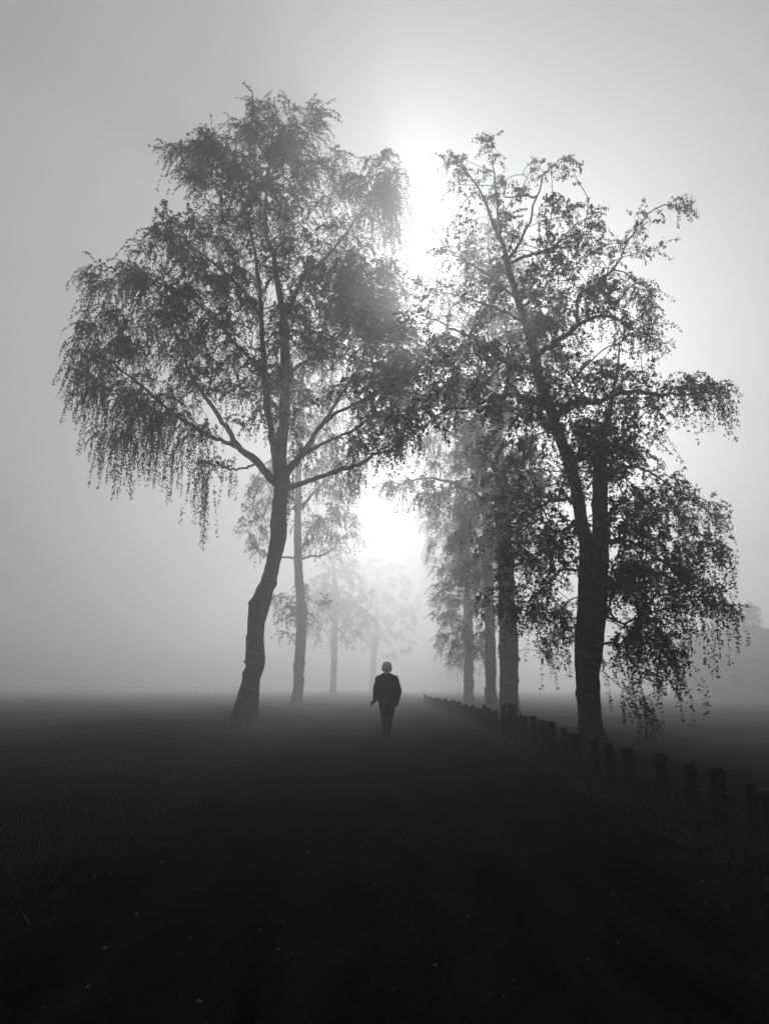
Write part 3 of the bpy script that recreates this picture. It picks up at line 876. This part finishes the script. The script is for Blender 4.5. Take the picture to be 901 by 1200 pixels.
PY = 17.4
pxx = at(453.5, 866, PY)[0]
person = empty('person', (pxx, PY, float(gz(pxx, PY)) + .006),
               'person with pale hair in a dark jacket walking away down the path', 'person')
# faces +Y (away from the camera). left side is -X. mid-stride: right foot trailing, left foot leading
hipL, hipR = Vector((-.085, 0, .90)), Vector((.085, 0, .90))
kneeL, ankL = Vector((-.05, .15, .50)), Vector((-.02, .24, .09))
kneeR, ankR = Vector((.06, .02, .50)), Vector((.02, -.24, .16))
shL, elL, wrL = Vector((-.18, -.02, 1.31)), Vector((-.245, -.08, 1.05)), Vector((-.265, .02, .83))
shR, elR, wrR = Vector((.18, -.02, 1.31)), Vector((.255, -.02, 1.05)), Vector((.235, .10, .83))
hL = Vector((-.335, .10, .80))
body = bmesh.new()
capsule_chain(body, [(0, 0, .92), (0, 0, 1.08), (0, -.02, 1.25), (0, -.02, 1.38)], [.135, .12, .13, .09], flat=(1.1, .8))
capsule_chain(body, [(0, -.01, 1.38), (0, .005, 1.46), (0, .02, 1.54)], [.07, .055, .055])
ball(body, (0, .03, 1.585), (.074, .095, .112))
ball(body, (0, .075, 1.53), (.052, .05, .055))                       # jaw
ball(body, (0, .128, 1.575), (.012, .02, .022))                      # nose
for s in (-1, 1):
    ball(body, (s * .075, .025, 1.575), (.012, .02, .032))           # ears
    ball(body, (s * .030, .108, 1.598), (.014, .014, .010))          # eyes
ball(body, (0, .118, 1.538), (.022, .012, .007))                     # lips
capsule_chain(body, [hipL, kneeL, ankL], [.085, .055, .04]); capsule_chain(body, [hipR, kneeR, ankR], [.085, .055, .04])
capsule_chain(body, [ankL, ankL + Vector((0, .10, -.04)), ankL + Vector((0, .17, -.055))], [.04, .035, .028])
capsule_chain(body, [ankR, ankR + Vector((0, .09, -.08)), ankR + Vector((0, .14, -.12))], [.04, .035, .028])
capsule_chain(body, [shL, elL, wrL], [.058, .042, .028]); capsule_chain(body, [shR, elR, wrR], [.058, .042, .028])
def hand(bm, wr, d, side, sidev, g=0.0):
    d = d.normalized(); sidev = (sidev - d * sidev.dot(d)).normalized(); n = d.cross(sidev)
    palm = wr + d * .05
    capsule_chain(bm, [wr, palm, wr + d * .085], [.026 + g, .034 + g, .034 + g], flat=(1, .55 + g * 20))
    for k, (off, ln) in enumerate(((-.027, .068), (-.009, .078), (.009, .074), (.026, .058))):
        b0 = wr + d * .085 + sidev * off
        curl = n * (.022 * side)
        capsule_chain(bm, [b0, b0 + d * ln * .45 + curl * .4, b0 + d * ln * .8 + curl * 1.3, b0 + d * ln * .9 + curl * 2.2], [.0095 + g, .009 + g, .0085 + g, .0075 + g], 8)
    b0 = wr + d * .025 - sidev * .03
    capsule_chain(bm, [b0, b0 - sidev * .025 + d * .03 + n * .008 * side, b0 - sidev * .03 + d * .062 + n * .015 * side], [.013 + g, .011 + g, .009 + g], 8)
hand(body, wrL, Vector((-.85, .15, -.60)), 1, Vector((0, 1, 0)))
hand(body, wrR, Vector((-.1, .12, -1)), -1, Vector((0, 1, 0)))
fused('body', body, .0065, M['skin'], person, smooth_it=2)
for (w_, d_, sd_) in ((wrL, Vector((-.85, .15, -.60)), 1), (wrR, Vector((-.1, .12, -1)), -1)):
    gl = bmesh.new()
    hand(gl, w_, d_, sd_, Vector((0, 1, 0)), .0035)
    fused('glove', gl, .005, M['jacket'], person, smooth_it=1)
# jacket: loose, widening to a hem below the hips, sleeves to the wrists
jk = bmesh.new()
capsule_chain(jk, [(0, 0, .93), (0, 0, 1.02), (0, -.005, 1.14), (0, -.015, 1.25), (0, -.02, 1.31)], [.190, .186, .178, .165, .130], 24, flat=(1.14, .78))
capsule_chain(jk, [(-.155, -.02, 1.315), (-.08, -.02, 1.37), (0, -.015, 1.395), (.08, -.02, 1.37), (.155, -.02, 1.315)], [.070, .066, .066, .066, .070])
capsule_chain(jk, [(0, -.010, 1.37), (0, .000, 1.415)], [.074, .064])
capsule_chain(jk, [shL, elL, wrL + Vector((0, 0, .02))], [.085, .078, .052]); capsule_chain(jk, [shR, elR, wrR + Vector((0, 0, .0))], [.085, .078, .056])
jko = fused('jacket', jk, .011, M['jacket'], person, smooth_it=5,
      fold=lambda c: Vector((c.x, c.y * 1.2, 0)).normalized() * (.014 * mnoise.noise(Vector((c.x * 6, c.y * 6, c.z * 11)))))
for v in jko.data.vertices:                                           # straight hem
    if v.co.z < .80: v.co.z = .80 + (v.co.z - .80) * .12
tr_ = bmesh.new()
capsule_chain(tr_, [(0, 0, .84), (0, 0, .98)], [.165, .15], 16, flat=(1.12, .85))
capsule_chain(tr_, [hipL + Vector((0, 0, -.05)), kneeL, ankL + Vector((0, -.01, -.005))], [.125, .092, .062]); capsule_chain(tr_, [hipR + Vector((0, 0, -.05)), kneeR, ankR + Vector((0, 0, .0))], [.125, .095, .062])
fused('trousers', tr_, .011, M['trousers'], person, smooth_it=4,
      fold=lambda c: Vector((c.x, c.y, 0)).normalized() * (.010 * mnoise.noise(Vector((c.x * 7, c.y * 7, c.z * 14 + 3)))))
hr = bmesh.new()
ball(hr, (0, .012, 1.595), (.112, .115, .112))
ball(hr, (0, -.035, 1.555), (.122, .082, .095))
ball(hr, (-.085, -.01, 1.54), (.036, .06, .070)); ball(hr, (.085, -.01, 1.54), (.036, .06, .070))
ball(hr, (0, -.055, 1.49), (.070, .045, .060))
hro = fused('hair', hr, .007, M['hair'], person, smooth_it=3,
      fold=lambda c: Vector((c.x, c.y, 0)).normalized() * (.012 * mnoise.noise(Vector((c.x * 30, c.y * 30, c.z * 6)))))
for v in hro.data.vertices:                                           # leave the face free
    if v.co.y > .07 and v.co.z < 1.64: v.co.y = .07 - (v.co.y - .07) * .3
for (an, heel) in ((ankL, 0.0), (ankR, 1.0)):
    sh = bmesh.new()
    dirv = Vector((0, .16, -.045 - .07 * heel)); dirv.normalize()
    capsule_chain(sh, [an + Vector((0, -.03, -.035)), an + dirv * .09 + Vector((0, 0, -.012)), an + dirv * .17 + Vector((0, 0, -.012))], [.046, .046, .036], flat=(1, .9))
    capsule_chain(sh, [an + Vector((0, 0, .02)), an + Vector((0, -.01, -.03))], [.050, .048])
    so = fused('shoe', sh, .009, M['shoe'], person, smooth_it=2)
    # flatten the underside so that it stands on the path
    zmin = min(v.co.z for v in so.data.vertices)
    for v in so.data.vertices: v.co.z = max(v.co.z, 0.004 + (0 if heel == 0 else max(0, (an.y + .10 - v.co.y) * .42)))

# ------------------------------------------------------------------ fallen leaves and grass
grng = np.random.default_rng(5)
n = 700
fy = 2.6 + 20 * grng.random(n) ** 1.6
fx = np.where(grng.random(n) < .45, grng.normal(0, 1.3, n), np.sign(grng.normal(0, 1, n)) * grng.normal(2.0, .35, n))
sz = (.005 + .009 * grng.random(n) ** 2)[:, None]
c = np.stack([fx, fy, gz(fx, fy) + .014], 1)
an = grng.uniform(0, 2 * math.pi, n)
ax = np.stack([np.cos(an), np.sin(an), grng.normal(0, .18, n)], 1); wv = np.stack([-np.sin(an), np.cos(an), grng.normal(0, .35, n)], 1)
up = np.array((0, 0, 1.0))
LV = np.stack([c - ax * sz, c + wv * sz * .7 + up * sz * .25, c + ax * sz * 1.1, c - wv * sz * .7 + up * sz * .25], 1).reshape(-1, 3)
link('fallen_leaves', np_mesh('fallen_leaves', LV, np.arange(4 * n).reshape(n, 4), 4), M['fallen'],
     label='small pale fallen leaves scattered over the dark path', kind='stuff')

def grass_patch(n, xlo, xhi, ylo, yhi, keep, hlo, hhi, wid):
    x = grng.uniform(xlo, xhi, n); y = ylo + (yhi - ylo) * grng.random(n) ** 1.5
    m = grng.random(n) < keep(x, y)
    x, y = x[m], y[m]
    k = len(x)
    h = grng.uniform(hlo, hhi, k) * (.6 + .8 * (.5 + .5 * np.sin(x * 1.9 + 2 * np.sin(y * 1.3))))
    a = grng.uniform(0, 2 * math.pi, k)
    w = wid * (1 + y / 16)
    z = gz(x, y) - .01
    dx, dy = np.cos(a) * w / 2, np.sin(a) * w / 2
    lx, ly = grng.normal(0, .35, k) * h, grng.normal(0, .35, k) * h
    V = np.stack([np.stack([x - dx, y - dy, z], 1), np.stack([x + dx, y + dy, z], 1), np.stack([x + lx * .4 + dx * .6, y + ly * .4 + dy * .6, z + h * .6], 1), np.stack([x + lx, y + ly, z + h], 1)], 1)
    return V.reshape(-1, 3)
g1 = grass_patch(150000, -16, 12, 2.4, 40, lambda x, y: np.where(np.abs(x) > 2.0, .9, np.where(np.abs(x) > 1.7, .35, np.where(np.abs(x) < .3, .04, .0))), .025, .065, .006)
g2 = grass_patch(14000, 2.2, 3.4, 2.6, 30, lambda x, y: np.full(len(x), .6), .05, .13, .008)
g3 = grass_patch(9000, -5.2, -3.2, 21, 26, lambda x, y: np.full(len(x), .7), .05, .12, .012)
GV = np.concatenate([g1, g2, g3])
link('grass', np_mesh('grass', GV, np.arange(len(GV)).reshape(-1, 4), 4), M['grass'],
     label='short dark grass on the verges beside the path', kind='stuff')

# ------------------------------------------------------------------ the fog
bmz = bmesh.new()
bmesh.ops.create_cube(bmz, size=1)
TOP, BOT, HALF = 25.5, -2.0, 430.0
for v in bmz.verts:
    v.co = Vector((v.co.x * 2 * HALF, v.co.y * 2 * HALF, BOT if v.co.z < 0 else TOP))
hme = bpy.data.meshes.new('haze'); bmz.to_mesh(hme); bmz.free()
hm = bpy.data.materials.new('fog_air'); hm.use_nodes = True
hn = hm.node_tree.nodes; hn.clear()
pv = hn.new('ShaderNodeVolumePrincipled')
pv.inputs['Color'].default_value = (.97, .97, .97, 1)
pv.inputs['Density'].default_value = FOG_DENSITY
pv.inputs['Anisotropy'].default_value = FOG_G
pv.inputs['Density Attribute'].default_value = ''
ho = hn.new('ShaderNodeOutputMaterial')
hm.node_tree.links.new(pv.outputs[0], ho.inputs['Volume'])
hm.cycles.homogeneous_volume = True
link('haze', hme, hm, label='even pale fog filling the whole avenue', kind='stuff')
print('script', round(time.time() - T0, 1), 's')
